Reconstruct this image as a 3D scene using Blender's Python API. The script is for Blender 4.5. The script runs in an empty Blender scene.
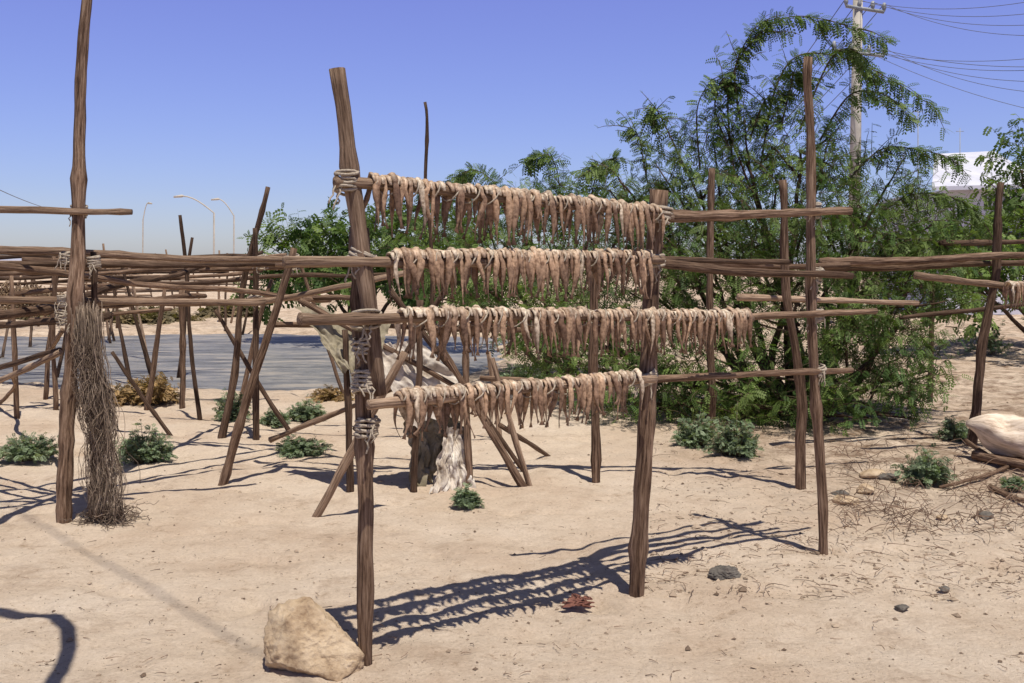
import bpy, math, random
import numpy as np
from mathutils import Vector, Matrix, noise
R = random.Random(11)
rs = np.random.RandomState(5)
scene = bpy.context.scene
H = 1.6; F = 1000.0; PITCH = math.atan(79.5/F)
cp, sp = math.cos(PITCH), math.sin(PITCH)
# ---- survey helpers: sight line of a photo feature -> metric world position
def ray(u, v):
    a = (u-512)/F; b = (341.5-v)/F
    return Vector((a, cp+b*sp, -sp+b*cp))
def W(u, v, d):
    r = ray(u, v); return Vector((0, 0, H))+r*(d/r.y)
def G(u, v):
    r = ray(u, v); return Vector((0, 0, H))+r*(-H/r.z)
SUN_H = Vector((-0.406, 0.914, 0)); ELEV = math.radians(70)
L = Vector((SUN_H.x*math.cos(ELEV), SUN_H.y*math.cos(ELEV), -math.sin(ELEV))).normalized()

# ---------------------------------------------------------------- materials
def newmat(name):
    m = bpy.data.materials.new(name); m.use_nodes = True
    nt = m.node_tree; nt.nodes.clear()
    o = nt.nodes.new('ShaderNodeOutputMaterial')
    b = nt.nodes.new('ShaderNodeBsdfPrincipled')
    nt.links.new(b.outputs[0], o.inputs[0])
    b.inputs['Roughness'].default_value = 0.85
    b.inputs['Specular IOR Level'].default_value = 0.2
    return m, nt, b, o
def ramp(nt, src, stops):
    r = nt.nodes.new('ShaderNodeValToRGB')
    el = r.color_ramp.elements
    while len(el) < len(stops): el.new(0.5)
    for e, (p, c) in zip(el, stops):
        e.position = p; e.color = (*c, 1)
    nt.links.new(src, r.inputs[0]); return r
def noise_n(nt, vec, scale, detail=6, rough=0.6):
    n = nt.nodes.new('ShaderNodeTexNoise')
    n.inputs['Scale'].default_value = scale; n.inputs['Detail'].default_value = detail
    n.inputs['Roughness'].default_value = rough
    if vec is not None: nt.links.new(vec, n.inputs['Vector'])
    return n
def mixc(nt, a, b, fac, mode='MIX'):
    m = nt.nodes.new('ShaderNodeMix'); m.data_type = 'RGBA'; m.blend_type = mode
    if isinstance(fac, float): m.inputs[0].default_value = fac
    else: nt.links.new(fac, m.inputs[0])
    for s, i in ((a, 6), (b, 7)):
        if isinstance(s, tuple): m.inputs[i].default_value = (*s, 1)
        else: nt.links.new(s, m.inputs[i])
    return m.outputs[2]
def bump(nt, b, h, strength, dist):
    n = nt.nodes.new('ShaderNodeBump'); n.inputs['Strength'].default_value = strength
    n.inputs['Distance'].default_value = dist
    nt.links.new(h, n.inputs['Height']); nt.links.new(n.outputs[0], b.inputs['Normal'])

def wood_mat(name, dark, mid, light):
    m, nt, b, o = newmat(name)
    at = nt.nodes.new('ShaderNodeAttribute'); at.attribute_name = 'grain'
    n1 = noise_n(nt, at.outputs['Vector'], 90, 8, 0.7)
    n2 = noise_n(nt, at.outputs['Vector'], 16, 5, 0.65)
    r1 = ramp(nt, n1.outputs[0], [(0.36, dark), (0.48, mid), (0.66, light)])
    r2 = ramp(nt, n2.outputs[0], [(0.32, (0.45, 0.39, 0.35)), (0.5, (0.9, 0.87, 0.84)), (0.66, (1.4, 1.38, 1.35))])
    c = mixc(nt, r1.outputs[0], r2.outputs[0], 0.9, 'MULTIPLY')
    oi = nt.nodes.new('ShaderNodeObjectInfo')
    r3 = ramp(nt, oi.outputs['Random'], [(0, (0.72, 0.68, 0.65)), (1, (1.2, 1.18, 1.15))])
    c = mixc(nt, c, r3.outputs[0], 1.0, 'MULTIPLY')
    nt.links.new(c, b.inputs['Base Color'])
    bump(nt, b, n1.outputs[0], 0.9, 0.010)
    return m
M_wood = wood_mat('weathered_wood', (0.045, 0.026, 0.018), (0.175, 0.112, 0.076), (0.39, 0.285, 0.21))
M_woodp = wood_mat('pale_wood', (0.11, 0.072, 0.05), (0.32, 0.225, 0.16), (0.54, 0.42, 0.32))
M_woodd = wood_mat('dark_wood', (0.025, 0.015, 0.011), (0.09, 0.056, 0.038), (0.20, 0.138, 0.10))
M_log = wood_mat('bleached_wood', (0.34, 0.26, 0.20), (0.56, 0.47, 0.38), (0.68, 0.60, 0.52))

def attr_mat(name, rough=0.7, transl=0.0, nscale=None, bumpd=0.0, spec=0.2):
    m, nt, b, o = newmat(name)
    at = nt.nodes.new('ShaderNodeAttribute'); at.attribute_name = 'Col'
    c = at.outputs['Color']
    b.inputs['Roughness'].default_value = rough
    b.inputs['Specular IOR Level'].default_value = spec
    if nscale:
        tc = nt.nodes.new('ShaderNodeTexCoord')
        n = noise_n(nt, tc.outputs['Object'], nscale, 4)
        r = ramp(nt, n.outputs[0], [(0.34, (0.35, 0.28, 0.23)), (0.5, (0.95, 0.93, 0.9)), (0.66, (1.4, 1.4, 1.4))])
        c = mixc(nt, c, r.outputs[0], 0.85, 'MULTIPLY')
        if bumpd: bump(nt, b, n.outputs[0], 0.8, bumpd)
    nt.links.new(c, b.inputs['Base Color'])
    if transl > 0:
        t = nt.nodes.new('ShaderNodeBsdfTranslucent')
        tcx = mixc(nt, c, (1.3, 1.5, 0.5), 1.0, 'MULTIPLY')
        nt.links.new(tcx, t.inputs['Color'])
        ms = nt.nodes.new('ShaderNodeMixShader'); ms.inputs[0].default_value = transl
        nt.links.new(b.outputs[0], ms.inputs[1]); nt.links.new(t.outputs[0], ms.inputs[2])
        nt.links.new(ms.outputs[0], o.inputs[0])
    return m
M_leaf = attr_mat('feathery_leaves', 0.55, 0.30)
M_fish = attr_mat('dried_fish_skin', 0.5, 0.0, 60, 0.004, 0.35)
M_attr = attr_mat('fibres', 0.9)

def simple_mat(name, stops, scale, rough=0.85, bs=0.4, bd=0.01, detail=8, spec=0.2, stretch=None):
    m, nt, b, o = newmat(name)
    tc = nt.nodes.new('ShaderNodeTexCoord'); v = tc.outputs['Object']
    if stretch:
        mp = nt.nodes.new('ShaderNodeMapping'); mp.inputs['Scale'].default_value = stretch
        nt.links.new(v, mp.inputs[0]); v = mp.outputs[0]
    n = noise_n(nt, v, scale, detail, 0.68)
    r = ramp(nt, n.outputs[0], stops)
    nt.links.new(r.outputs[0], b.inputs['Base Color'])
    b.inputs['Roughness'].default_value = rough
    b.inputs['Specular IOR Level'].default_value = spec
    bump(nt, b, n.outputs[0], bs, bd)
    return m
M_rope = simple_mat('pale_rope', [(0.3, (0.22, 0.17, 0.12)), (0.7, (0.54, 0.46, 0.37))], 120, bd=0.003)
M_rock = simple_mat('sandstone', [(0.34, (0.25, 0.165, 0.10)), (0.47, (0.45, 0.33, 0.215)), (0.66, (0.58, 0.455, 0.32))], 8, bs=0.9, bd=0.035)
M_rockd = simple_mat('dark_rock', [(0.3, (0.06, 0.055, 0.05)), (0.7, (0.19, 0.165, 0.14))], 30, bd=0.02)
M_canvas = simple_mat('dirty_canvas', [(0.3, (0.15, 0.125, 0.08)), (0.5, (0.27, 0.23, 0.16)), (0.7, (0.40, 0.35, 0.27))], 8, 0.9, 0.5, 0.02)
M_sack = simple_mat('pale_sackcloth', [(0.3, (0.28, 0.215, 0.16)), (0.48, (0.52, 0.45, 0.38)), (0.7, (0.72, 0.67, 0.60))], 9, 0.9, 0.6, 0.02)
M_metal = simple_mat('galvanised_steel', [(0.3, (0.25, 0.26, 0.27)), (0.7, (0.38, 0.39, 0.40))], 8, 0.5, 0.1, 0.002)
M_dark = simple_mat('black_rubber', [(0.3, (0.02, 0.02, 0.02)), (0.7, (0.04, 0.04, 0.04))], 8, 0.5, 0.1, 0.002)
M_cable = simple_mat('weathered_cable', [(0.3, (0.10, 0.10, 0.11)), (0.7, (0.17, 0.17, 0.18))], 8, 0.5, 0.1, 0.002)
M_conc = simple_mat('concrete_pole', [(0.3, (0.42, 0.38, 0.32)), (0.7, (0.60, 0.55, 0.48))], 3, 0.8, 0.1, 0.01)
M_white = simple_mat('whitewash', [(0.3, (0.48, 0.48, 0.56)), (0.7, (0.64, 0.64, 0.72))], 1.5, 0.8, 0.1, 0.01)
M_glass = simple_mat('window_glass', [(0.3, (0.03, 0.03, 0.04)), (0.7, (0.06, 0.06, 0.07))], 3, 0.2, 0.0, 0.01)  # dark glass of the house windows
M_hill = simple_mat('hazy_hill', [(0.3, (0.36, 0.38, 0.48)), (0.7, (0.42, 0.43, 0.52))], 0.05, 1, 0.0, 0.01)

# ---------------------------------------------------------------- mesh tools
def empty(name, loc=(0, 0, 0)):
    e = bpy.data.objects.new(name, None); e.location = loc
    e.empty_display_size = 0.2; scene.collection.objects.link(e); return e
def link(name, me, mat, parent=None, smooth=True):
    ob = bpy.data.objects.new(name, me); scene.collection.objects.link(ob)
    if mat: me.materials.append(mat)
    if smooth: me.polygons.foreach_set('use_smooth', [True]*len(me.polygons))
    if parent:
        ob.parent = parent; ob.matrix_parent_inverse = Matrix.Translation(-Vector(parent.location))
    return ob
class MB:  # mesh builder
    def __init__(s): s.v = []; s.f = []; s.g = []; s.c = []
    def tube(s, pts, rad, sides=10, wob=0.0, flat=1.0, cols=None, closed=True, gseed=None, ref=None):
        n = len(pts); base = len(s.v); gs = gseed if gseed is not None else R.random()*50
        prev = ref; ln = 0
        for i, p in enumerate(pts):
            t = (pts[min(i+1, n-1)]-pts[max(i-1, 0)])
            t = t.normalized() if t.length > 1e-9 else Vector((0, 0, 1))
            if prev is None:
                prev = Vector((1, 0, 0)) if abs(t.x) < 0.8 else Vector((0, 1, 0))
            x = (prev-t*prev.dot(t)).normalized(); y = t.cross(x); prev = x
            if i: ln += (pts[i]-pts[i-1]).length
            for k in range(sides):
                a = 2*math.pi*k/sides; r = rad[i]
                if wob:
                    r *= 1+wob*noise.noise(Vector((math.cos(a)*1.2+gs, math.sin(a)*1.2, ln*5)))
                s.v.append(p+x*(math.cos(a)*r)+y*(math.sin(a)*r*flat))
                s.g.append((math.cos(a)*0.04+gs, math.sin(a)*0.04, ln*0.07))
                s.c.append(cols[i] if cols else (1, 1, 1))
        for i in range(n-1):
            for k in range(sides):
                a = base+i*sides+k; b = base+i*sides+(k+1) % sides
                s.f.append((a, b, b+sides, a+sides))
        if closed:
            s.f.append(tuple(base+k for k in reversed(range(sides))))
            s.f.append(tuple(base+(n-1)*sides+k for k in range(sides)))
    def box(s, c, sx, sy, sz, rotz=0, col=(1, 1, 1)):
        b = len(s.v); m = Matrix.Rotation(rotz, 3, 'Z')
        for dx in (-.5, .5):
            for dy in (-.5, .5):
                for dz in (-.5, .5):
                    s.v.append(Vector(c)+m@Vector((dx*sx, dy*sy, dz*sz))); s.g.append((0, 0, 0)); s.c.append(col)
        for f in ((0, 1, 3, 2), (4, 6, 7, 5), (0, 4, 5, 1), (2, 3, 7, 6), (0, 2, 6, 4), (1, 5, 7, 3)):
            s.f.append(tuple(b+i for i in f))
    def make(s, name, mat, parent=None, smooth=True):
        me = bpy.data.meshes.new(name); me.from_pydata([tuple(v) for v in s.v], [], s.f)
        a = me.attributes.new('grain', 'FLOAT_VECTOR', 'POINT'); a.data.foreach_set('vector', np.array(s.g, 'f').ravel())
        c = me.attributes.new('Col', 'FLOAT_COLOR', 'POINT')
        c.data.foreach_set('color', np.hstack([np.array(s.c, 'f'), np.ones((len(s.v), 1), 'f')]).ravel())
        me.update(); return link(name, me, mat, parent, smooth)

def stick(p0, p1, r0, r1, bend=0.01, mb=None, segs=None, sides=10, knots=True):
    """one crooked branch-pole"""
    mb = mb or MB(); Ln = (p1-p0).length; n = segs or max(8, int(Ln*14))
    d = (p1-p0).normalized(); sx = d.cross(Vector((0.3, 0.5, 0.81))).normalized(); sy = d.cross(sx)
    s1, s2 = R.random()*99, R.random()*99; pts = []; rad = []
    for i in range(n+1):
        t = i/n; env = math.sin(math.pi*t)**0.5 if 0 < t < 1 else 0
        o1 = noise.noise(Vector((s1, t*Ln*0.9, 0)))*bend*Ln*2.2+noise.noise(Vector((s1, t*Ln*4, 7)))*bend*0.55
        o2 = noise.noise(Vector((s2, t*Ln*0.9, 3)))*bend*Ln*2.2+noise.noise(Vector((s2, t*Ln*4, 9)))*bend*0.55
        pts.append(p0.lerp(p1, t)+(sx*o1+sy*o2)*env)
        k = 1+0.20*noise.noise(Vector((s1+s2, t*Ln*3.5, 1)))
        if knots and R.random() < 0.08: k += 0.2
        rad.append((r0+(r1-r0)*t)*k)
    mb.tube(pts, rad, sides, 0.26)
    return mb
def post(parent, b, t, r0, r1, mat=None, name='post', bend=0.01, depth=None):
    base = G(*b); top = W(t[0], t[1], depth or base.y)
    dn = (base-top).normalized(); base = base+dn*0.06
    stick(base, top, r0, r1, bend).make(name, mat or M_wood, parent); return base, top
def rail(parent, a, b, r0, r1, mat=None, name='rail', bend=0.008):
    p0, p1 = W(*a), W(*b)
    stick(p0, p1, r0, r1, bend).make(name, mat or M_wood, parent); return p0, p1
def lash(parent, c, axis, r, turns=4, width=0.05, thick=0.006, mb=None, name='lashing'):
    own = mb is None; mb = mb or MB(); axis = Vector(axis).normalized()
    for q in range(2):
        ax = (axis+Vector((R.uniform(-.3, .3), R.uniform(-.3, .3), R.uniform(-.25, .25)))).normalized()
        x = ax.orthogonal().normalized(); y = ax.cross(x); pts = []; n = turns*12
        for i in range(n+1):
            a = i/12*2*math.pi; rr = r*(1+0.12*noise.noise(Vector((a, q*5, c.x*9))))
            pts.append(c+x*math.cos(a)*rr+y*math.sin(a)*rr+ax*(i/n-.5)*width)
        mb.tube(pts, [thick*R.uniform(.8, 1.2) for _ in pts], 5)
    for q in range(3):
        p = c+Vector((R.uniform(-1, 1)*r, -r, R.uniform(-.3, .3)*width)); pts = [p.copy()]
        for i in range(5):
            p = p+Vector((R.uniform(-.012, .012), R.uniform(-.012, .006), -R.uniform(.008, .022))); pts.append(p.copy())
        mb.tube(pts, [thick*.6]*6, 4)
    if own: mb.make(name, M_rope, parent)

# ---------------------------------------------------------------- camera, sun, sky
cam = bpy.data.cameras.new('camera'); co = bpy.data.objects.new('camera', cam); scene.collection.objects.link(co)
co.location = (0, 0, H); co.rotation_euler = (math.pi/2-PITCH, 0, 0)
cam.sensor_width = 36; cam.lens = 36*F/1024; cam.clip_start = 0.05; cam.clip_end = 5000; scene.camera = co
sl = bpy.data.lights.new('sun', 'SUN'); sl.energy = 5.0; sl.angle = math.radians(0.5); sl.color = (1, 0.95, 0.85)
so = bpy.data.objects.new('sun', sl); so.rotation_euler = L.to_track_quat('-Z', 'Y').to_euler(); so.location = (3, -5, 12)
scene.collection.objects.link(so)
w = bpy.data.worlds.new('World'); scene.world = w; w.use_nodes = True
nt = w.node_tree; bg = nt.nodes['Background']
sky = nt.nodes.new('ShaderNodeTexSky'); sky.sky_type = 'NISHITA'; sky.sun_disc = False
sky.sun_elevation = ELEV; sky.sun_rotation = math.atan2(-SUN_H.x, -SUN_H.y)
sky.air_density = 1.0; sky.dust_density = 0.5; sky.ozone_density = 2.5
tc = nt.nodes.new('ShaderNodeTexCoord'); sx = nt.nodes.new('ShaderNodeSeparateXYZ'); nt.links.new(tc.outputs['Generated'], sx.inputs[0])
rp = ramp(nt, sx.outputs[2], [(0.0, (0.98, 1.03, 1.34)), (0.07, (0.98, 0.98, 1.42)), (0.26, (1.20, 0.97, 1.62)), (0.55, (0.55, 0.48, 0.46))])
sc_ = mixc(nt, sky.outputs[0], rp.outputs[0], 1.0, 'MULTIPLY')
nt.links.new(sc_, bg.inputs[0]); bg.inputs[1].default_value = 0.094
scene.view_settings.view_transform = 'Standard'; scene.view_settings.look = 'None'
scene.view_settings.exposure = 0; scene.view_settings.gamma = 1

# ---------------------------------------------------------------- ground
def sstep(a, b, x):
    t = max(0, min(1, (x-a)/(b-a))); return t*t*(3-2*t)
def water_mask(x, y):
    wv = noise.noise(Vector((x*0.25, y*0.25, 4)))*1.6+noise.noise(Vector((x*1.1, y*1.1, 9)))*0.5
    m = sstep(12.6, 14.2, y+wv)*(1-sstep(21, 23, y+wv*1.5))
    return m*(1-sstep(-1.5, 0.5, x+wv))
def gz(x, y):
    n = 0.022*noise.noise(Vector((x*0.7, y*0.7, 0)))+0.018*noise.noise(Vector((x*2.6, y*2.6, 5)))
    if y < 14:
        n += 0.014*noise.noise(Vector((x*7, y*7, 2)))+0.006*noise.noise(Vector((x*21, y*21, 8)))
        k = noise.noise(Vector((x*3.7+9, y*3.7, 31)))
        if k > .24: n -= .07*(k-.24)      # scuffs / foot hollows
    far = sstep(10, 20, y); n *= 1+far*1.6
    return n-0.16*water_mask(x, y)
ys = [-6+0.25*i for i in range(32)]; y = 2.0
while y < 1500: ys.append(y); y += 0.018*max(1.0, y/4.5)**1.7
ts = np.linspace(-1, 1, 401)
verts = []; 
for y in ys:
    half = 3.5+max(y, 0)*0.85 if y < 100 else 3.5+y*1.3
    for t in ts:
        x = half*(t*0.75+0.25*t**3) if y > 1.9 else half*t
        verts.append((x, y, gz(x, y) if y < 60 else 0.0))
nx = len(ts); faces = [(j*nx+i, j*nx+i+1, (j+1)*nx+i+1, (j+1)*nx+i) for j in range(len(ys)-1) for i in range(nx-1)]
me = bpy.data.meshes.new('ground'); me.from_pydata(verts, [], faces)
m, nt, b, o = newmat('sandy_ground')
tc = nt.nodes.new('ShaderNodeTexCoord'); v = tc.outputs['Object']
n1 = noise_n(nt, v, 0.8, 8, 0.65); n2 = noise_n(nt, v, 6, 9, 0.75); n3 = noise_n(nt, v, 48, 6, 0.85)
c1 = ramp(nt, n1.outputs[0], [(0.32, (0.62, 0.475, 0.355)), (0.5, (0.73, 0.595, 0.465)), (0.68, (0.79, 0.665, 0.54))])
c2 = ramp(nt, n2.outputs[0], [(0.30, (0.60, 0.52, 0.45)), (0.43, (0.96, 0.94, 0.92)), (0.7, (1.05, 1.05, 1.05))])
c3 = ramp(nt, n3.outputs[0], [(0.31, (0.32, 0.26, 0.22)), (0.40, (0.93, 0.91, 0.89)), (0.66, (1.12, 1.12, 1.12))])
c = mixc(nt, c1.outputs[0], c2.outputs[0], 0.85, 'MULTIPLY'); c = mixc(nt, c, c3.outputs[0], 0.9, 'MULTIPLY')
# brown organic litter towards the thicket (right/back) and damp brown mud far left
sx = nt.nodes.new('ShaderNodeSeparateXYZ'); nt.links.new(v, sx.inputs[0])
def mr(src, a, bb):
    q = nt.nodes.new('ShaderNodeMapRange'); q.inputs[1].default_value = a; q.inputs[2].default_value = bb
    q.clamp = True; nt.links.new(src, q.inputs[0]); return q.outputs[0]
def mth(op, a, bb):
    q = nt.nodes.new('ShaderNodeMath'); q.operation = op
    for s_, i in ((a, 0), (bb, 1)):
        if isinstance(s_, (int, float)): q.inputs[i].default_value = s_
        else: nt.links.new(s_, q.inputs[i])
    return q.outputs[0]
lit = mth('MULTIPLY', mr(sx.outputs[1], 5.4, 8.0), mr(sx.outputs[0], 0.6, 2.6))
far = mr(sx.outputs[1], 9.0, 14.0); lit = mth('MAXIMUM', lit, mth('MULTIPLY', far, 0.7))
n4 = noise_n(nt, v, 3.2, 9, 0.8)
lit2 = mth('MULTIPLY', lit, mr(n4.outputs[0], 0.42, 0.60))
c = mixc(nt, c, (0.25, 0.165, 0.11), lit2)
n5 = noise_n(nt, v, 1.7, 9, 0.8)
c = mixc(nt, c, (0.46, 0.335, 0.24), mth('MULTIPLY', mr(n5.outputs[0], 0.54, 0.66), 0.65))
nt.links.new(c, b.inputs['Base Color']); b.inputs['Roughness'].default_value = 0.95
b.inputs['Specular IOR Level'].default_value = 0.1
h = mth('ADD', n2.outputs[0], mth('MULTIPLY', n3.outputs[0], 0.5)); bump(nt, b, h, 0.8, 0.045)
link('ground', me, m)

# tidal water sheet lying in the shallow basin
m, nt, b, o = newmat('tidal_water')
tc = nt.nodes.new('ShaderNodeTexCoord'); n = noise_n(nt, tc.outputs['Object'], 6, 6, .7)
mp = nt.nodes.new('ShaderNodeMapping'); mp.inputs['Scale'].default_value = (.6, 2.2, 1); nt.links.new(tc.outputs['Object'], mp.inputs[0])
n0 = noise_n(nt, mp.outputs[0], 1.1, 9, 0.8)
r = ramp(nt, n0.outputs[0], [(0.38, (0.10, 0.095, 0.095)), (0.50, (0.22, 0.215, 0.215)), (0.60, (0.40, 0.35, 0.30))])
nt.links.new(r.outputs[0], b.inputs['Base Color']); b.inputs['Roughness'].default_value = 0.45
b.inputs['Specular IOR Level'].default_value = 0.3; bump(nt, b, n.outputs[0], 0.8, 0.08)
me = bpy.data.meshes.new('water'); me.from_pydata([(-40, 11.5, -.07), (3, 11.5, -.07), (3, 25, -.07), (-40, 25, -.07)], [], [(0, 1, 2, 3)])
link('tidal_water', me, m)
# hills on the horizon
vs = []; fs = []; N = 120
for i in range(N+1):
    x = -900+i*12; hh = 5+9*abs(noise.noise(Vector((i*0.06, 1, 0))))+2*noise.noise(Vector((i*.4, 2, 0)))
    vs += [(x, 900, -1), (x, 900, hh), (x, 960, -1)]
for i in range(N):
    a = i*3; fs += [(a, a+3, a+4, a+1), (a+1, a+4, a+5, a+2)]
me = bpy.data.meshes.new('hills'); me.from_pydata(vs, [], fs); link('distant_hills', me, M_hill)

# ---------------------------------------------------------------- main fish rack
rack = empty('fish_drying_rack', G(365, 662))
dA, dB, dC = G(365, 662).y, G(637, 595).y, G(823, 553).y
pA = G(366, 662); 
stick(pA-Vector((0, 0, .06)), W(359, 228, dA+0.02), 0.030, 0.034, 0.006).make('post', M_wood, rack)
stick(W(378, 395, dA-0.05), W(338, 69, dA-0.06), 0.030, 0.034, 0.009).make('upper_post', M_woodp, rack)
post(rack, (637, 596), (660, 190), 0.036, 0.042, M_wood, bend=0.008)
post(rack, (823, 554), (808, 57), 0.030, 0.022, M_wood, bend=0.012)
rows = []
rows.append((rail(rack, (335, 182, dA-.12), (672, 217, dB-.02), .021, .019, M_woodp), 0.09, 0.955))
rail(rack, (660, 216, dB+.05), (850, 211, dC+.06), .027, .020, M_wood)
rows.append((rail(rack, (284, 262, dA-.26), (662, 260, dB-.06), .021, .020, M_woodp), 0.235, 0.96))
rail(rack, (645, 262, dB+.05), (852, 276, dC+.05), .024, .018, M_wood)
rail(rack, (560, 256, dB+.1), (790, 262, dC+.1), .018, .015, M_woodd)
rows.append((rail(rack, (300, 319, dA-.32), (752, 319, dC-.46), .021, .018, M_woodp), 0.175, 0.985))
rail(rack, (640, 322, dB+.06), (876, 311, dC+.15), .018, .016, M_wood)
rows.append((rail(rack, (368, 405, dA-.20), (655, 379, dB-.16), .020, .018, M_woodp), 0.09, 0.93))
rail(rack, (630, 379, dB+.05), (852, 370, dC+.10), .018, .015, M_wood)
lm = MB()
for (u, v_, d, r) in ((346, 182, dA-.08, .042), (362, 258, dA-.04, .050), (366, 320, dA-.06, .056), (366, 382, dA-.03, .052),
                      (367, 428, dA-.01, .042), (366, 345, dA-.03, .052), (660, 216, dB-.02, .050), (654, 262, dB, .048), (648, 320, dB-.02, .052), (645, 378, dB-.04, .056),
                      (813, 211, dC, .036), (815, 276, dC, .036), (816, 316, dC, .038), (818, 371, dC, .038)):
    lash(None, W(u, v_, d), (R.uniform(-.3, .3), 0, 1), r, R.randint(3, 5), R.uniform(.05, .09), .006, lm)
lm.make('lashings', M_rope, rack)

def lerp3(a, b, t): return tuple(a[i]+(b[i]-a[i])*t for i in range(3))
def fish(mb, c, pd, n, r, s, length, wid):
    """one dried fish bent over the pole by its head"""
    k = R.random()
    head = lerp3((.70, .60, .47), (.46, .33, .23), R.random())
    body = lerp3((.50, .325, .205), (.17, .095, .058), k)
    if R.random() < .10: body = (.60, .49, .37)
    tail = lerp3((.10, .06, .04), (.30, .19, .125), R.random())
    pts = []; rr = r+wid*.4; up = Vector((0, 0, 1))
    for a in (175, 125, 80, 40, 8):
        a = math.radians(a); pts.append(c+n*s*math.cos(a)*rr+up*math.sin(a)*rr*R.uniform(.9, 1.3))
    p = pts[-1]; sway = pd*R.gauss(0, .06)+n*s*R.uniform(-.05, .14); m_ = 8
    sw2 = pd*R.gauss(0, .09); cur = R.gauss(0, .008); ph = R.random()*6
    for i in range(1, m_+1):
        t = i/m_; pts.append(p-up*length*t+sway*length*t+sw2*length*t*t+pd*cur*math.sin(t*4+ph))
    hd = R.uniform(.9, 1.35)
    prof = [.45, .8*hd, .95*hd, .9*hd, .8, 1.05, 1.15, 1.08, .92, .68, .42, .24, .80]
    rad = [wid*.5*q*R.uniform(.86, 1.14) for q in prof]
    cols = []
    for i in range(13):
        t = i/12
        q = lerp3(head, body, min(1, t*2.6)) if t < .4 else lerp3(body, tail, min(1, (t-.4)*1.7))
        kk = R.uniform(.8, 1.15); cols.append(tuple(z*kk for z in q))
    base = len(mb.v); mb.tube(pts, rad, 7, 0, 1, cols, ref=pd)
    tw = R.gauss(0, .8)
    for i in range(13):
        fl = .55 if i < 12 else .12
        ring = range(base+i*7, base+i*7+7); ang = tw*max(0, (i-4)/8)
        ca, sa = math.cos(ang), math.sin(ang)
        for j in ring:
            d = mb.v[j]-pts[i]; x = d.dot(pd); rest = d-pd*x; y_ = rest.dot(n); z_ = d.z
            y_ *= fl
            if i > 4: mb.v[j] = pts[i]+pd*(x*ca-y_*sa)+n*(x*sa+y_*ca)+up*z_
            else: mb.v[j] = pts[i]+pd*x+rest*fl
fm = MB()
def fishrow(p0, p1, t0, t1, lmin, lmax, r=.021, step=.0152):
    pd = (p1-p0).normalized(); n = Vector((pd.y, -pd.x, 0)).normalized(); Ln = (p1-p0).length
    x = t0*Ln; i = 0
    while x < t1*Ln:
        s = 1 if i % 2 else -1
        if R.random() < .15: s = -s
        c = p0+pd*x+Vector((0, 0, .004+R.uniform(0, .008)))
        ll = R.uniform(lmin, lmax)
        if R.random() < .14: ll *= R.uniform(.55, .8)
        fish(fm, c, pd, n, r, s, ll, R.choice((.017, .021, .025, .028, .031)))
        x += step*R.uniform(.4, 1.6)
        if R.random() < .03: x += .02
        i += 1
for (pp, t0, t1), (a, b_) in zip(rows, ((.155, .21), (.135, .19), (.135, .185), (.13, .18))):
    fishrow(pp[0], pp[1], t0, t1, a, b_)
fm.make('hanging_fish', M_fish, rack)
# binding cord running along each fish pole
cm = MB()
for (pp, t0, t1) in rows:
    p0, p1 = pp; Ln = (p1-p0).length; pd = (p1-p0)/Ln; n = Vector((pd.y, -pd.x, 0)).normalized()
    pts = []; k = int(Ln*(t1-t0)/.006)
    for i in range(k):
        x = t0*Ln+i*.006; a = i*.42+noise.noise(Vector((i*.1, 0, p0.z)))*2; rr = .036+.006*noise.noise(Vector((i*.3, 2, p0.z)))
        pts.append(p0+pd*x+n*math.cos(a)*rr+Vector((0, 0, math.sin(a)*rr+.006)))
    cm.tube(pts, [.0035]*len(pts), 4)
cm.make('binding_cord', M_rope, rack)

# ---------------------------------------------------------------- right-hand racks
rk = empty('drying_rack', G(800, 488))
post(rk, (801, 489), (783, 180), .036, .026, M_wood, bend=.02)
post(rk, (710, 432), (712, 168), .036, .03, M_wood, bend=.01)
post(rk, (596, 482), (594, 268), .032, .03, M_wood)
rail(rk, (738, 297, 7.0), (918, 303, 7.5), .024, .016, M_woodp)
rail(rk, (560, 262, 7.2), (850, 265, 7.1), .03, .02, M_wood)
rail(rk, (580, 384, 7.4), (800, 372, 7.1), .02, .018, M_wood)
rk = empty('drying_rack', G(970, 445))
post(rk, (970, 446), (1001, 183), .045, .028, M_woodd, bend=.02)
post(rk, (930, 400), (932, 280), .03, .03, M_woodd)
rail(rk, (820, 262, 8.2), (1060, 255, 8.6), .035, .03, M_wood)
rail(rk, (825, 268, 8.3), (1060, 262, 8.9), .03, .025, M_woodd)
rail(rk, (915, 275, 8.0), (1040, 290, 8.3), .03, .026, M_woodp)
rail(rk, (900, 318, 9.2), (1060, 300, 9.4), .02, .02, M_woodd)
rail(rk, (940, 243, 10), (1060, 240, 10.2), .03, .02, M_woodd)
f2 = fm = MB(); p0, p1 = W(1008, 287, 8.0), W(1045, 290, 8.3)
fishrow(p0, p1, 0, 1, .16, .2, .026); fm.make('hanging_fish', M_fish, rk)

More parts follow.
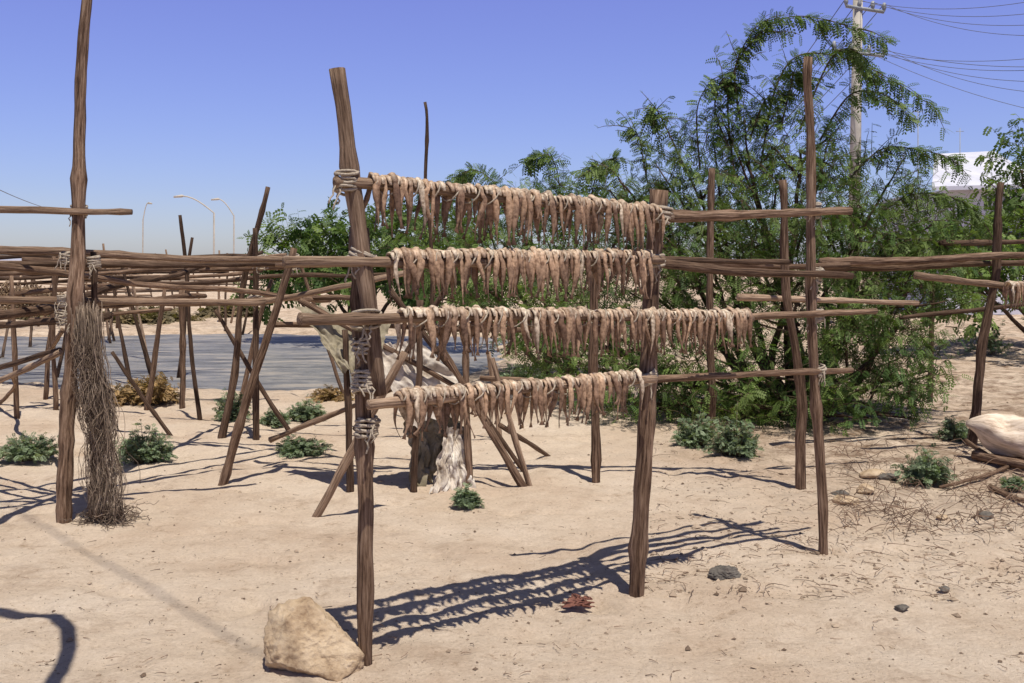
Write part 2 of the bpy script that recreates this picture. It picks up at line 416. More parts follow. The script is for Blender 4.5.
# ---------------------------------------------------------------- left-hand racks
lk = empty('drying_rack', G(63, 522))
post(lk, (64, 523), (89, -30), .050, .030, M_wood, bend=.007)
dL = G(63, 522).y
rail(lk, (-30, 210, dL-.1), (132, 212, dL-.05), .024, .017, M_woodp)
post(lk, (93, 520), (94, 252), .022, .02, M_woodd)
rail(lk, (-40, 262, dL-.3), (330, 300, dL+2.2), .022, .02, M_wood)
rail(lk, (-40, 250, dL-.1), (350, 262, dL+1.6), .026, .02, M_woodp)
rail(lk, (-40, 266, dL+.2), (300, 264, dL+2), .024, .02, M_woodd)
rail(lk, (-40, 300, dL-.2), (265, 302, dL+.6), .022, .022, M_woodp)
rail(lk, (-40, 318, dL-.6), (205, 296, dL+2.5), .032, .02, M_wood)
rail(lk, (-40, 328, dL+.8), (110, 316, dL+.1), .022, .022, M_woodd)
rail(lk, (70, 300, dL+.4), (262, 252, dL+4), .022, .02, M_woodd)
rail(lk, (-40, 400, dL+.8), (60, 352, dL+.1), .018, .018, M_woodp)
rail(lk, (-40, 378, dL+1.4), (60, 350, dL+.4), .018, .018, M_woodd)
post(lk, (-5, 405), (62, 330), .02, .018, M_wood, depth=7)
lm = MB()
for (u, v_, d, r) in ((79, 211, dL, .045), (70, 258, dL, .055), (68, 300, dL, .055), (67, 318, dL, .06), (94, 262, dL, .035)):
    lash(None, W(u, v_, d), (0, 0, 1), r, 4, .07, .006, lm)
lm.make('lashings', M_rope, lk)

lk = empty('drying_rack', G(255, 440))
post(lk, (256, 440), (255, 228), .030, .022, M_woodd)
post(lk, (222, 438), (268, 187), .036, .022, M_woodd, bend=.015)
post(lk, (222, 485), (294, 248), .034, .026, M_wood, bend=.012)
post(lk, (200, 420), (180, 215), .022, .018, M_woodd)
post(lk, (170, 435), (112, 352), .022, .018, M_woodd)
post(lk, (290, 432), (215, 310), .022, .02, M_woodd)
post(lk, (182, 408), (182, 290), .03, .03, M_wood)
post(lk, (345, 400), (300, 262), .022, .02, M_wood)
rail(lk, (180, 262, 8.2), (470, 262, 7.4), .03, .022, M_woodp)
rail(lk, (200, 270, 8.8), (520, 256, 8.4), .024, .02, M_wood)
rail(lk, (150, 283, 9.8), (420, 272, 9.0), .02, .02, M_woodd)
rail(lk, (262, 302, 7.6), (420, 270, 7.2), .022, .02, M_woodp)
rail(lk, (100, 305, 8.6), (350, 298, 8.0), .024, .02, M_wood)
lm = MB()
for (u, v_, d) in ((292, 262, 7.2), (262, 262, 8.5), (256, 300, 8.9)): lash(None, W(u, v_, d), (0, 0, 1), .05, 4, .1, .008, lm)
lm.make('lashings', M_rope, lk)

# tripod of leaning poles behind the main rack + hanging canvas
tk = empty('pole_trestle', G(420, 490))
post(tk, (317, 516), (405, 352), .028, .024, M_woodp)
post(tk, (524, 487), (440, 345), .030, .022, M_wood)
post(tk, (432, 430), (425, 102), .024, .014, M_woodd, bend=.02)
post(tk, (350, 492), (345, 330), .026, .022, M_woodd)
post(tk, (500, 440), (488, 352), .022, .02, M_woodp)
post(tk, (414, 490), (420, 300), .024, .022, M_woodd)
post(tk, (470, 486), (466, 340), .026, .022, M_wood)
post(tk, (548, 456), (500, 425), .018, .018, M_wood, depth=7.5)
rail(tk, (270, 440, 7.6), (400, 385, 7.3), .02, .018, M_woodp)
rail(tk, (355, 430, 7.0), (445, 290, 6.9), .022, .018, M_woodd)
rail(tk, (300, 300, 7.0), (480, 400, 7.1), .022, .018, M_wood)
rail(tk, (390, 290, 7.2), (530, 480, 7.6), .022, .018, M_woodd)
rail(tk, (270, 325, 7.3), (620, 330, 7.3), .022, .018, M_wood)
rail(tk, (480, 378, 7.5), (600, 384, 7.4), .02, .018, M_wood)
post(tk, (530, 486), (492, 358), .02, .018, M_woodp)

def cloth(name, c00, c10, c11, c01, mat, sag=.08, fold=.05, fq=5, parent=None, nu=70, nv=60, ragged=.05):
    vs = []; sd = R.random()*50; nrm = (c10-c00).cross(c01-c00).normalized()
    for j in range(nv+1):
        for i in range(nu+1):
            a, b2 = i/nu, j/nv
            bb = b2*(1+ragged*(noise.noise(Vector((a*6, sd, 0)))*2+noise.noise(Vector((a*23, sd, 3)))))
            aa = a+ragged*(noise.noise(Vector((b2*5, sd, 8)))+.5*noise.noise(Vector((b2*19, sd, 8))))
            p = c00.lerp(c10, aa).lerp(c01.lerp(c11, aa), bb)
            p = p-Vector((0, 0, sag*math.sin(math.pi*a)*(.5+.5*b2)))
            q = 1-abs(noise.noise(Vector((a*5+b2*2, b2*2.2, sd+4))))*2       # creases
            q2 = 1-abs(noise.noise(Vector((a*11-b2*3, b2*4, sd+9))))*2
            f = math.sin(a*fq*6.28+3*noise.noise(Vector((a*2, b2*2, sd))))*fold*.5*(.4+.6*b2)+q*fold*.8+q2*fold*.4
            vs.append(tuple(p+nrm*f))
    fs = [(j*(nu+1)+i, j*(nu+1)+i+1, (j+1)*(nu+1)+i+1, (j+1)*(nu+1)+i) for j in range(nv) for i in range(nu)]
    me = bpy.data.meshes.new(name); me.from_pydata(vs, [], fs); return link(name, me, mat, parent)
cloth('hanging_canvas', W(294, 300, 7.1), W(392, 316, 7.2), W(372, 374, 6.8), W(340, 362, 6.8), M_canvas, .05, .05, 2)
cloth('hanging_sackcloth', W(366, 338, 6.95), W(420, 338, 7.15), W(480, 402, 7.2), W(408, 420, 6.8), M_sack, .05, .05, 2)
cloth('hanging_canvas', W(405, 405, 7.1), W(460, 405, 7.3), W(465, 445, 7.2), W(415, 492, 7.0), M_canvas, .02, .05, 3, ragged=.12)
cloth('hanging_sackcloth', W(448, 425, 7.05), W(466, 428, 7.1), W(478, 492, 7.0), W(432, 492, 6.85), M_sack, .02, .06, 2, ragged=.08)

# ---------------------------------------------------------------- fishing nets (ravelled strands)
def net(name, tops, bots, count, thick, spread, c1, c2, parent=None, wav=1.6, short=.4):
    mb = MB()
    for q in range(count):
        t = R.random(); 
        def along(poly, t):
            x = t*(len(poly)-1); i = min(int(x), len(poly)-2); return poly[i].lerp(poly[i+1], x-i)
        a = along(tops, t); b2 = along(bots, min(1, max(0, t+R.gauss(0, .15)))); 
        a = a+Vector((R.gauss(0, spread*.8), R.gauss(0, spread), R.gauss(0, .03))); b2 = b2+Vector((R.gauss(0, spread), R.gauss(0, spread), 0))
        e = R.uniform(.45, 1) if R.random() < short else 1; sd = R.random()*90; n = 22; pts = []; cl = R.randint(0, 5)
        for i in range(n+1):
            s = i/n*e; o_ = spread*wav*min(1, s*3)
            pts.append(a.lerp(b2, s)+Vector((noise.noise(Vector((cl*9, s*3.0, 0)))+.5*noise.noise(Vector((sd, s*9, 0))), noise.noise(Vector((cl*9, s*3.5, 5)))+.5*noise.noise(Vector((sd, s*8, 5))), .5*noise.noise(Vector((sd, s*9, 9)))))*o_)
        col = lerp3(c1, c2, R.random()**1.5); mb.tube(pts, [thick*R.uniform(.6, 1.5)]*(n+1), 3, 0, 1, [col]*(n+1))
    return mb.make(name, M_attr, parent)
net('fishing_net', [W(78, 308, dL-.06), W(98, 314, dL-.03)], [W(92, 515, dL-.12), W(120, 520, dL-.05)], 300, .0015, .020, (.09, .062, .045), (.38, .29, .22), wav=4.6)
net('fishing_net', [W(76, 322, dL-.07), W(92, 326, dL-.03)], [W(78, 400, dL-.12), W(100, 440, dL-.08)], 150, .0014, .016, (.08, .055, .04), (.32, .24, .18), wav=5.5)
# heap of net lying at the foot of the post
mb = MB(); cc = G(108, 522)
for q in range(160):
    a = R.random()*6.28; pts = []; p = cc+Vector((R.gauss(0, .06), R.gauss(0, .05), 0.01+abs(R.gauss(0, .04))))
    for i in range(10):
        a += R.gauss(0, .9); p = p+Vector((math.cos(a)*.02, math.sin(a)*.02, R.gauss(0, .008))); p.z = max(.005, p.z); pts.append(p.copy())
    mb.tube(pts, [.002]*10, 4, 0, 1, [lerp3((.08, .055, .04), (.28, .21, .16), R.random())]*10)
mb.make('fishing_net', M_attr)

# ---------------------------------------------------------------- foliage
def frond_template(np_=7, l=.30, wd=.075):
    V = []
    for k in range(np_):
        x = .12+.88*k/(np_-1); ll = l*(1-.55*abs(k/(np_-1)-.4)); 
        for s in (-1, 1):
            a = np.array([x, 0, 0]); d = np.array([.45, s*.85, -.18]); d /= np.linalg.norm(d); q = np.array([d[1]*-s, d[0]*s, 0.12])
            V += [a, a+d*ll*.5+q*wd, a+d*ll, a+d*ll*.5-q*wd]
    return np.array(V)
FT = frond_template(6, .36, .064); FT2 = frond_template(4, .55, .16)
def foliage(name, org, dirs, scales, cols, tmpl, mat, parent):
    org = np.array(org); d = np.array(dirs); n = len(org)
    d /= np.linalg.norm(d, axis=1)[:, None]
    up = np.array([0, 0, 1.])+rs.normal(0, .55, (n, 3)); y = np.cross(up, d); y /= np.linalg.norm(y, axis=1)[:, None]+1e-9
    z = np.cross(d, y); s = np.array(scales)[:, None, None]
    V = org[:, None, :]+s*(tmpl[None, :, 0:1]*d[:, None, :]+tmpl[None, :, 1:2]*y[:, None, :]+tmpl[None, :, 2:3]*z[:, None, :])
    V[:, :, 2] -= (s[:, :, 0]*tmpl[None, :, 0]**2*.25)
    m_ = tmpl.shape[0]; nv = n*m_; V = V.reshape(-1, 3)
    me = bpy.data.meshes.new(name); me.vertices.add(nv); me.vertices.foreach_set('co', V.astype('f').ravel())
    nf = nv//4; me.loops.add(nv); me.loops.foreach_set('vertex_index', np.arange(nv, dtype='i'))
    me.polygons.add(nf); me.polygons.foreach_set('loop_start', np.arange(0, nv, 4, dtype='i'))
    try: me.polygons.foreach_set('loop_total', np.full(nf, 4, dtype='i'))
    except Exception: pass
    me.update(calc_edges=True)
    c = me.attributes.new('Col', 'FLOAT_COLOR', 'POINT')
    C = np.repeat(np.hstack([np.array(cols), np.ones((n, 1))]), m_, axis=0)
    c.data.foreach_set('color', C.astype('f').ravel())
    return link(name, me, mat, parent, smooth=False)
GR = [(.092, .145, .038), (.12, .175, .046), (.165, .225, .066), (.062, .108, .030)]
def shoot(p, d, ln, st, fs, stems, org, dirs, scl, cols, arch=.9, dens=.045, thick=.006, tint=None):
    n = max(4, int(ln/.07)); step = ln/n; pts = [p.copy()]; d = d.normalized()
    base = tint or R.choice(GR); k = R.uniform(.65, 1.3)
    for i in range(n):
        d = (d+Vector((R.gauss(0, .08), R.gauss(0, .08), -arch*step*(.4+i/n))) ).normalized()
        q = p+d*step
        if q.z < .05: break
        m_ = max(1, int(step/dens+R.random()))
        for j in range(m_):
            o_ = p.lerp(q, R.random()); a = R.random()*6.28; s_ = d.orthogonal().normalized(); s_.rotate(Matrix.Rotation(a, 3, d))
            dd = (s_+d*R.uniform(.1, .8)+Vector((0, 0, -.15)))
            org.append(o_); dirs.append(dd); scl.append(fs*R.uniform(.6, 1.25)*(1-.35*i/n))
            kk = k*R.uniform(.8, 1.2); cols.append((base[0]*kk, base[1]*kk, base[2]*kk))
        p = q; pts.append(p.copy())
    if len(pts) > 2: stems.tube(pts, [thick*(1-.7*i/len(pts)) for i in range(len(pts))], 3, 0, 1, [(.10, .075, .045)]*len(pts))
def tree(name, root, blobs, per, fs=.13, ln=(.45, 1.0), whips=(), dens=.045, trunks=5, tmpl=FT, dark=1.0, rdepth=1.0):
    e = empty(name, root); stems = MB(); org = []; dirs = []; scl = []; cols = []
    bs = []
    for (u, v_, d, ru, rv) in blobs:
        c = W(u, v_, d); bs.append((c, ru*d/F, rv*d/F))
    limbs = MB(); cen = Vector((root.x, root.y, .9))
    for i, (c, rx, rz) in enumerate(bs):
        r0 = root+Vector((R.uniform(-.35, .35), R.uniform(-.2, .2), -.05))
        mid = r0.lerp(c, .5)+Vector((R.uniform(-.2, .2), R.uniform(-.2, .2), .15)); pts = []
        for k in range(13):
            t = k/12; pts.append(r0*(1-t)**2+mid*2*t*(1-t)+c*t*t+Vector((noise.noise(Vector((t*5, i, 0))), noise.noise(Vector((t*5, i, 4))), 0))*.08*(t > 0))
        limbs.tube(pts, [.05*(1-.75*k/12) for k in range(13)], 7, .2)
        for q in range(5):
            a = c.lerp(r0, R.uniform(0, .5)); b2 = c+Vector((R.uniform(-1, 1)*rx, R.uniform(-1, 1)*rx*.7, R.uniform(-.6, .9)*rz))
            if b2.z < .05: b2.z = .1
            stick(a, b2, .018, .007, .03, limbs, 8, 5)
        area = rx*rz; cnt = int(per*area)
        for q in range(cnt):
            while True:
                o3 = Vector((R.uniform(-1, 1), R.uniform(-1, 1), R.uniform(-1, 1)))
                if o3.length < 1: break
            if R.random() < .5: o3 = o3*(.9/max(.3, o3.length))*R.uniform(.75, 1)
            p = c+Vector((o3.x*rx*.9, o3.y*min(rx, 1.4)*rdepth, o3.z*rz*.9))
            if p.z < .08: p.z = R.uniform(.08, .3)
            d = Vector((o3.x, o3.y, o3.z*.6+.55))+Vector((R.gauss(0, .4), R.gauss(0, .4), R.gauss(0, .3)))
            L_ = R.uniform(*ln)*.55
            shoot(p, d, L_, 0, fs, stems, org, dirs, scl, cols, 1.6, dens, .005)
    for wl in whips:   # long arching whips
        pts = [W(*q) for q in wl]; base = R.choice(GR[1:3]); P = []
        for i in range(len(pts)-1):
            a = pts[max(i-1, 0)]; b2 = pts[i]; c2 = pts[i+1]; d2 = pts[min(i+2, len(pts)-1)]
            for k in range(8):
                t = k/8; P.append(.5*((2*b2)+(c2-a)*t+(2*a-5*b2+4*c2-d2)*t*t+(3*b2-a-3*c2+d2)*t**3))
        P.append(pts[-1]); stems.tube(P, [.012*(1-.8*i/len(P)) for i in range(len(P))], 5, 0, 1, [(.12, .09, .06)]*len(P))
        for i in range(1, len(P)-1):
            tg = (P[i+1]-P[i-1]).normalized()
            for j in range(5):
                a = R.random()*6.28; s_ = tg.orthogonal().normalized(); s_.rotate(Matrix.Rotation(a, 3, tg))
                org.append(P[i].lerp(P[i+1], R.random())); dirs.append(s_+tg*.5+Vector((0, 0, -.4))); scl.append(fs*R.uniform(.7, 1.2))
                k = R.uniform(.8, 1.2); cols.append(tuple(x*k for x in base))
            if R.random() < .45:
                shoot(P[i], tg+Vector((R.gauss(0, .6), R.gauss(0, .4), R.gauss(0, .3)-.2)), R.uniform(.2, .45), 0, fs, stems, org, dirs, scl, cols, 1.8, dens)
    limbs.make('limbs', M_woodd, e); stems.make('twigs', M_attr, e)
    cols = [(c[0]*dark, c[1]*dark, c[2]*dark) for c in cols]
    foliage('foliage', org, dirs, scl, cols, tmpl, M_leaf, e)
    print(name, len(org)); return e
tree('mesquite_tree', Vector((2.9, 10.4, 0)),
     [(650, 215, 11, 40, 45), (700, 190, 10.8, 45, 60), (745, 160, 10.6, 35, 50), (800, 150, 10.6, 40, 45), (790, 215, 10.3, 75, 65), (860, 205, 10.6, 55, 55),
      (900, 235, 10.4, 50, 50), (715, 280, 10.3, 75, 55), (640, 290, 11, 65, 60), (800, 300, 10, 90, 65), (885, 300, 10, 65, 60), (860, 370, 9.9, 65, 55),
      (760, 375, 9.9, 90, 50), (670, 375, 10.2, 65, 50), (600, 360, 10.8, 50, 45), (905, 375, 10.2, 40, 40), (560, 330, 11.4, 55, 55), (925, 290, 10.3, 40, 55),
      (700, 240, 10.6, 60, 50), (820, 250, 10.2, 80, 50), (635, 405, 10.2, 55, 28), (720, 410, 9.9, 60, 28), (800, 412, 9.7, 60, 26), (870, 405, 9.8, 55, 26)],
     300, .118, (.35, .95),
     whips=[[(735, 180, 10.6), (728, 100, 10.5), (745, 50, 10.4), (785, 18, 10.3), (835, 22, 10.2), (888, 42, 10.1)],
            [(760, 170, 10.6), (775, 90, 10.6), (800, 55, 10.6), (850, 60, 10.5), (900, 85, 10.4), (940, 112, 10.4)],
            [(700, 200, 10.6), (672, 140, 10.6), (655, 108, 10.6), (650, 120, 10.6)], [(700, 170, 10.6), (697, 110, 10.6), (712, 78, 10.5)],
            [(740, 120, 10.5), (735, 70, 10.4), (750, 35, 10.4), (765, 20, 10.3)],
            [(840, 190, 10.5), (880, 150, 10.5), (920, 150, 10.4), (960, 160, 10.3)], [(860, 230, 10.4), (910, 195, 10.4), (960, 200, 10.2), (985, 225, 10.1)],
            [(820, 140, 10.5), (850, 95, 10.4), (885, 95, 10.4), (912, 120, 10.3)], [(880, 260, 10.2), (930, 240, 10.1), (965, 262, 10)],
            [(640, 230, 11), (620, 180, 11), (600, 165, 10.9), (585, 175, 10.8)], [(800, 130, 10.4), (830, 60, 10.3), (855, 50, 10.3), (870, 75, 10.2)],
            [(660, 240, 11), (645, 170, 11), (640, 140, 11), (632, 128, 11)], [(780, 130, 10.5), (790, 90, 10.5), (795, 72, 10.5), (810, 80, 10.5)],
            [(730, 150, 10.5), (715, 110, 10.5), (722, 80, 10.5), (735, 88, 10.5)], [(750, 140, 10.5), (765, 100, 10.5), (785, 95, 10.5)]])
tree('mesquite_tree', Vector((.6, 14, 0)),
     [(580, 218, 14, 55, 42), (520, 222, 14.5, 55, 36), (470, 228, 15, 50, 36), (550, 275, 13.5, 60, 40), (620, 235, 14, 40, 48), (480, 275, 14, 55, 35), (540, 320, 13, 60, 40), (430, 255, 15, 40, 34)],
     190, .16, (.5, 1.1), dens=.065,
     whips=[[(560, 210, 14), (558, 175, 14), (548, 155, 14), (530, 160, 14)], [(500, 215, 14.5), (495, 185, 14.5), (475, 170, 14.5), (455, 178, 14.5)], [(590, 200, 14), (600, 165, 14), (615, 158, 14)]])
tree('mesquite_tree', Vector((-3.2, 21, 0)),
     [(300, 256, 21, 42, 34), (345, 246, 21, 45, 30), (390, 244, 20, 48, 34), (430, 238, 19, 45, 38), (370, 282, 20, 70, 26), (275, 285, 21, 35, 24), (450, 290, 19, 60, 24)],
     110, .22, (.6, 1.3), dens=.09, tmpl=FT2)
tree('mesquite_tree', Vector((10.5, 19, 0)), [(1022, 170, 19, 32, 42), (1040, 230, 19, 50, 50), (1010, 250, 18, 60, 40), (955, 265, 17, 60, 40), (1010, 300, 16.5, 70, 35), (940, 225, 18, 30, 28)],
     110, .20, (.6, 1.1), dens=.08, tmpl=FT2)

def shrub(name, u, v_, wpx, hpx, n, leaf=.035, tint=((.24, .29, .19), (.12, .165, .09)), fuzz=.25):
    c = G(u, v_); d = c.y; rx = wpx/2*d/F; rz = hpx*d/F; e = empty(name, c)
    org = []; dirs = []; scl = []; cols = []; st = MB(); sd = R.random()*50
    for q in range(n):
        a = R.random()*6.28; rr = math.sqrt(R.random()); lob = 1+.5*noise.noise(Vector((math.cos(a)*1.5+sd, math.sin(a)*1.5, 0)))
        t = Vector((math.cos(a)*rx*rr*lob, math.sin(a)*rx*rr*.8*lob, rz*math.sqrt(max(.02, 1-rr*rr))*R.uniform(.4, 1.2)*lob))
        root = c+Vector((t.x*.3, t.y*.3, 0)); tip = c+t; mid = root.lerp(tip, .5)+Vector((0, 0, rz*.12))
        pts = [root, mid, tip]; st.tube(pts, [.003, .0025, .0012], 4, 0, 1, [(.20, .16, .10)]*3)
        k0 = R.uniform(.65, 1.35); tn = lerp3(tint[0], tint[1], R.random())
        for j in range(10):
            s = R.uniform(.25, 1); p = root.lerp(mid, s*2) if s < .5 else mid.lerp(tip, s*2-1)
            org.append(p); dirs.append(t.normalized()*.6+Vector((R.gauss(0, 1), R.gauss(0, 1), R.gauss(.2, .6)))); scl.append(leaf*R.uniform(.6, 1.4))
            k = k0*R.uniform(.8, 1.2); cols.append((tn[0]*k, tn[1]*k, tn[2]*k))
    st.make('stems', M_attr, e); foliage('leaves', org, dirs, scl, cols, FT2, M_leaf, e)
for (u, v_, wp, hp, n) in ((145, 463, 66, 34, 150), (25, 460, 76, 28, 140), (302, 455, 60, 20, 110), (232, 420, 42, 28, 80), (305, 420, 40, 20, 80), (465, 506, 28, 18, 60),
                           (735, 456, 56, 38, 170), (695, 446, 50, 30, 110), (925, 484, 56, 36, 130), (990, 355, 50, 30, 60),
                           (520, 385, 60, 22, 90), (955, 440, 40, 20, 60), (275, 425, 36, 16, 50), (1015, 490, 24, 14, 30)):
    shrub('saltbush_shrub', u, v_, wp, hp, n, .020+.0017*G(u, v_).y)
for (u, v_, wp, hp, n) in ((155, 404, 70, 30, 130), (115, 404, 60, 18, 60), (330, 400, 50, 12, 50)):
    shrub('dry_straw_shrub', u, v_, wp, hp, n, .05, ((.38, .25, .12), (.25, .16, .08)))

# ---------------------------------------------------------------- far racks on the left, one tangle each
for q in range(7):
    d0 = 11+q*3.2; e = empty('drying_rack', W(60, 300, d0)); e.location.z = 0; mb = MB()
    us = sorted(R.uniform(-60, 250) for _ in range(6))
    for u in us:
        b2 = W(u, 300, d0+R.uniform(-1, 1)); b2.z = -.1; t = b2+Vector((R.uniform(-.45, .45), 0, R.uniform(1.4, 2.1))); stick(b2, t, .030, .022, .015, mb, 8, 6)
    for k in range(6):
        z = R.choice((1.1, 1.4, 1.55, 1.65)); a = W(R.uniform(-80, 60), 300, d0+R.uniform(-1, 1)); b2 = W(R.uniform(130, 300), 300, d0+R.uniform(-1, 2))
        a.z = z+R.uniform(-.2, .15); b2.z = z+R.uniform(-.2, .15); stick(a, b2, .03, .022, .006, mb, 16, 6)
    mb.make('poles', (M_wood, M_woodd, M_woodp)[q % 3], e)
# brown heaped nets/brushwood behind
net('fishing_net', [W(-10, 285, 13), W(55, 290, 13)], [W(-10, 308, 13), W(60, 310, 13)], 160, .006, .10, (.16, .10, .06), (.36, .26, .17))
for (u, v_, wp, hp) in ((40, 318, 60, 10), (150, 322, 90, 8), (230, 316, 60, 10), (20, 300, 60, 8)):
    shrub('dry_straw_shrub', u, v_, wp, hp, 120, .25, ((.24, .18, .10), (.12, .10, .06)))

# ---------------------------------------------------------------- rocks, debris
def rock(name, c, sx_, sy_, sz_, mat, seed, sub=4, parent=None, nplanes=16, rough=.05):
    import bmesh
    rr = random.Random(seed); bm = bmesh.new(); bmesh.ops.create_icosphere(bm, subdivisions=sub, radius=1)
    pl = []
    for i in range(nplanes):
        n = Vector((rr.gauss(0, 1), rr.gauss(0, 1), rr.gauss(0, 1))).normalized(); pl.append((n, rr.uniform(.62, .95)))
    for v in bm.verts:
        d = v.co.normalized(); r = 1.15
        for n, k in pl:
            dt = n.dot(d)
            if dt > .05: r = min(r, k/dt)
        r *= 1+rough*noise.noise(d*3+Vector((seed, 0, 0)))+rough*noise.noise(d*8+Vector((seed, 0, 0)))+rough*.5*noise.noise(d*20+Vector((seed, 0, 0)))
        v.co = Vector((d.x*r*sx_, d.y*r*sy_, d.z*r*sz_))
    me = bpy.data.meshes.new(name); bm.to_mesh(me); bm.free(); ob = link(name, me, mat, parent); ob.location = c; return ob
p = G(304, 672)
ob = rock('sandstone_boulder', p+Vector((0, .10, .055)), .205, .18, .17, M_rock, 12, 6, rough=.05, nplanes=11)
p = G(350, 672); rock('sandstone_rock', p+Vector((-.02, .03, .02)), .06, .05, .035, M_rock, 9)
p = G(726, 580); rock('dark_stone', p+Vector((0, .05, .015)), .09, .07, .045, M_rockd, 3, 5, rough=.12)
for i, (u, v_, s, m_) in enumerate(((850, 504, .09, M_rock), (872, 478, .10, M_rock), (890, 480, .08, M_rockd), (945, 520, .04, M_rock), (988, 520, .06, M_rockd),
                                    (842, 496, .06, M_rockd), (905, 612, .035, M_rockd), (948, 592, .03, M_rockd), (868, 492, .07, M_rock))):
    rock('stone', G(u, v_)+Vector((0, .04, s*.15)), s, s*.8, s*.5, m_, 20+i, 4, rough=.1)
p = G(577, 611)
cloth('rag', p+Vector((-.06, 0, .01)), p+Vector((.07, 0, .012)), p+Vector((.06, .13, .012)), p+Vector((-.05, .14, .01)), 
      simple_mat('red_brown_rag', [(.3, (.10, .035, .025)), (.7, (.24, .11, .08))], 20), -.015, .010, 1, None, 30, 26, .30)
# pale bleached log lying diagonally at right edge
e = MB(); a = W(966, 428, 8.0); b2 = W(1090, 452, 7.5); b2.z = .16; a.z = .30
pts = [a.lerp(b2, t/20)+Vector((0, 0, .015*math.sin(t*.7))) for t in range(21)]
e.tube(pts, [.02, .045, .07, .10, .125, .14, .15, .155, .16, .155, .16, .155, .16, .155, .15, .15, .15, .14, .14, .12, .1], 26, .35); e.make('driftwood_log', M_log)
e = MB()
for (u1, v1, z1, u2, v2, z2, r) in ((1000, 465, .05, 1060, 470, .05, .035), (965, 452, .1, 1010, 470, .02, .02), (1010, 470, .03, 940, 490, .02, .018), (990, 490, .02, 1050, 515, .03, .02), (975, 462, .06, 1040, 478, .10, .045)):
    a = G(u1, v1); a.z = z1; b2 = G(u2, v2); b2.z = z2; stick(a, b2, r, r*.6, .03, e, 10, 8)
e.make('driftwood_branches', M_wood)
# fallen dry twigs litter
e = MB()
def twig(u, v_, ln, h=.03, r=.0028):
    p = G(u, v_)+Vector((0, 0, .012)); a = R.random()*6.28; pts = []; q = p.copy()
    for i in range(8):
        a += R.gauss(0, .25); pts.append(q+Vector((0, 0, h*math.sin(i/7*math.pi)*R.uniform(.5, 1)))); q = q+Vector((math.cos(a), math.sin(a), 0))*ln/8
    e.tube(pts, [r*(1-.08*i) for i in range(8)], 4, 0, 1, [lerp3((.09, .055, .04), (.30, .20, .14), R.random())]*8)
for i in range(300): twig(R.uniform(840, 1040), R.uniform(440, 535), R.uniform(.1, .45), R.uniform(.01, .12))
for i in range(420): twig(R.uniform(640, 1030), R.uniform(425, 600), R.uniform(.04, .2), .01, .0022)
for i in range(220): twig(R.uniform(-10, 1030), R.uniform(430, 680), R.uniform(.02, .07), .003, .002)
e.make('twig_litter', M_attr)
# pebbles
mb = MB(); ico = [Vector(x).normalized() for x in ((1, 0, 0), (-1, 0, 0), (0, 1, 0), (0, -1, 0), (0, 0, 1), (0, 0, -1))]
fi = ((0, 2, 4), (2, 1, 4), (1, 3, 4), (3, 0, 4), (2, 0, 5), (1, 2, 5), (3, 1, 5), (0, 3, 5))
for i in range(5200):
    right = R.random() < .45
    u = R.uniform(640, 1040) if right else R.uniform(-20, 1044); v_ = R.uniform(400, 600) if right else 395+290*R.random()**.8
    p = G(u, v_); s = min(.022, .0035*math.exp(R.gauss(0, .6)))*(1.5 if right else 1); p.z = gz(p.x, p.y)+s*.2; b0 = len(mb.v)
    col = lerp3((.12, .08, .055), (.44, .34, .25), R.random()); rot = Matrix.Rotation(R.random()*6.28, 3, 'Z')
    for q in ico: mb.v.append(p+rot@Vector((q.x*s*R.uniform(.7, 1.5), q.y*s*R.uniform(.6, 1.1), q.z*s*R.uniform(.4, .8)))); mb.g.append((0, 0, 0)); mb.c.append(col)
    mb.f += [tuple(b0+k for k in f) for f in fi]
mb.make('pebbles', M_attr, None, False)

# ---------------------------------------------------------------- building, poles, wires
e = empty('white_house', (15, 33, 0)); mb = MB()
X0, X1, Y0, Y1 = 13.2, 16.2, 30.5, 36
mb.box(((X0+X1)/2, (Y0+Y1)/2, 1.9), X1-X0, Y1-Y0, 3.8); mb.make('walls', M_white, e, False)
mb = MB()
rp = [(12.4, 29.8, 3.7), (15.8, 29.8, 3.8), (16.2, 34, 5.2), (14.2, 34, 5.1)]
mb.v = [Vector(p) for p in rp]+[Vector(p)+Vector((0, 0, .12)) for p in rp]; mb.g = [(0, 0, 0)]*8; mb.c = [(1, 1, 1)]*8
mb.f = [(3, 2, 1, 0), (4, 5, 6, 7), (0, 1, 5, 4), (1, 2, 6, 5), (2, 3, 7, 6), (3, 0, 4, 7)]; mb.make('sloping_roof', M_white, e, False)
mb = MB()
for x in (14.0, 15.2): mb.box((x, 30.49, 2.0), .8, .06, 1.0)
mb.make('windows', M_glass, e, False)
for (u, v0, v1, d) in ((918, 108, 165, 28), (960, 128, 160, 31)):
    mb = MB(); a = W(u, v1+60, d); b2 = W(u, v0, d); mb.tube([a, b2], [.02, .012], 6); mb.tube([b2+Vector((-.12, 0, -.1)), b2+Vector((.12, 0, -.1))], [.01, .01], 5); mb.make('roof_antenna', M_metal, e)

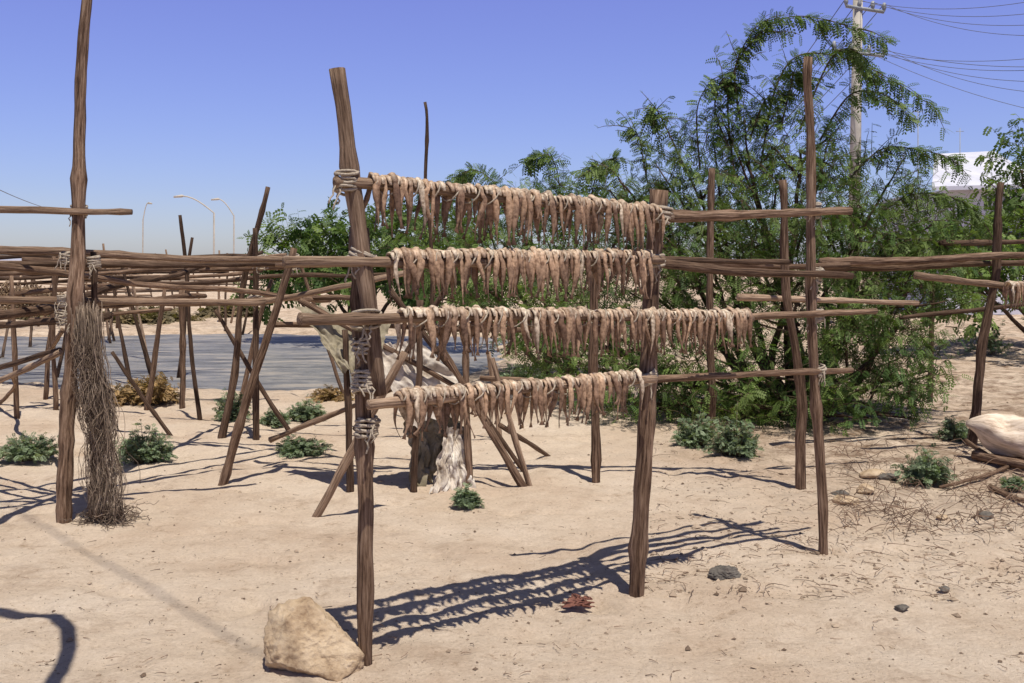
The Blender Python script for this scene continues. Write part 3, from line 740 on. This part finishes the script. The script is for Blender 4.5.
up = empty('utility_pole', (8.8, 25.5, 0)); mb = MB(); base = Vector((8.7, 25.5, 0)); top = W(859, -70, 25.5)
mb.tube([base, top], [.16, .11], 12); mb.make('pole', M_conc, up)
mb = MB(); arms = []
for v_ in (8, 52):
    a = W(834 if v_ > 20 else 846, v_-2, 25.4); b2 = W(884, v_+4, 25.4); mb.tube([a, b2], [.045, .045], 6)
    for t in (0, .35, .7, 1):
        p = a.lerp(b2, t); mb.tube([p, p+Vector((0, 0, .1)), p+Vector((0, 0, .22))], [.02, .06, .035], 8); arms.append(p+Vector((0, 0, .2)))
mb.make('crossarms', M_metal, up)
mb = MB()
def wire(a, b2, sag=.4, r=.009):
    mb.tube([a.lerp(b2, t/24)-Vector((0, 0, sag*4*(t/24)*(1-t/24))) for t in range(25)], [r]*25, 4)
for i, p in enumerate(arms):
    wire(p, W(1120, -20+i*16, 20), .4, .006)
    wire(p, W(560-i*6, 330+i*3, 60), 1.2, .012)
wire(arms[5], W(1120, 125, 22), .3, .007); wire(arms[6], W(1120, 60, 22), .3, .007)
mb.make('power_lines', M_cable, up)
# street lamps & far posts on the left, distance haze put into their pale colour
for (u, vt, ul, d, arm) in ((214, 205, 182, 55, 1), (234, 208, 218, 66, 1), (143, 212, 148, 75, 0)):
    g = W(u, 300, d); g.z = 0; e = empty('street_lamp', g); mb = MB(); t = W(u, vt+8, d); pts = [g, g.lerp(t, .5), t]
    tl = W(ul, vt-9, d)
    for k in range(1, 7):
        s = k/6; pts.append(Vector((t.x+(tl.x-t.x)*s, t.y, t.z+(tl.z-t.z)*math.sin(s*math.pi/2))))
    mb.tube(pts, [.055, .05, .045]+[.035]*6, 6); mb.make('lamp_column', M_conc, e)
    mb = MB(); mb.tube([tl+Vector((.1, 0, 0)), tl, tl+Vector((-.45 if ul < u else .3, 0, -.05))], [.04, .08, .05], 8, 0, 1); mb.make('lamp_head', M_conc, e)
e = empty('overhead_cable', (-8, 10, 0)); mb = MB(); wire(W(-60, 160, 20), W(75, 212, 60), .3, .012); mb.make('cable', M_cable, e)
# cable overhead, out of view; unseen tube added, bent to cast a hooked shadow
e = empty('overhead_cable', (-3, -2, 0)); mb = MB(); hh = 8.5
def lift(p, h): return p-L*(h/(-L.z))
a, b2 = G(260, 655), G(50, 530); dd = (b2-a)
wire(lift(a-dd*3.2, hh), lift(b2+dd*3.0, hh), .0, .008); mb.make('cable', M_dark, e)
e = empty('hook_shadow_tube', (-3.5, 4.5, 0)); mb = MB()
sh = [G(-140, 612), G(-20, 611), G(30, 613), G(56, 619), G(68, 630), G(69, 648), G(60, 670), G(44, 695), G(20, 740)]
pts = [lift(p, 2.75) for p in sh]; pts = [Vector((pts[0].x-.25, pts[0].y, -.05)), Vector((pts[0].x-.25, pts[0].y, 2.5))]+pts
mb.tube(pts, [.034]*len(pts), 10); mb.make('tube', M_dark, e)
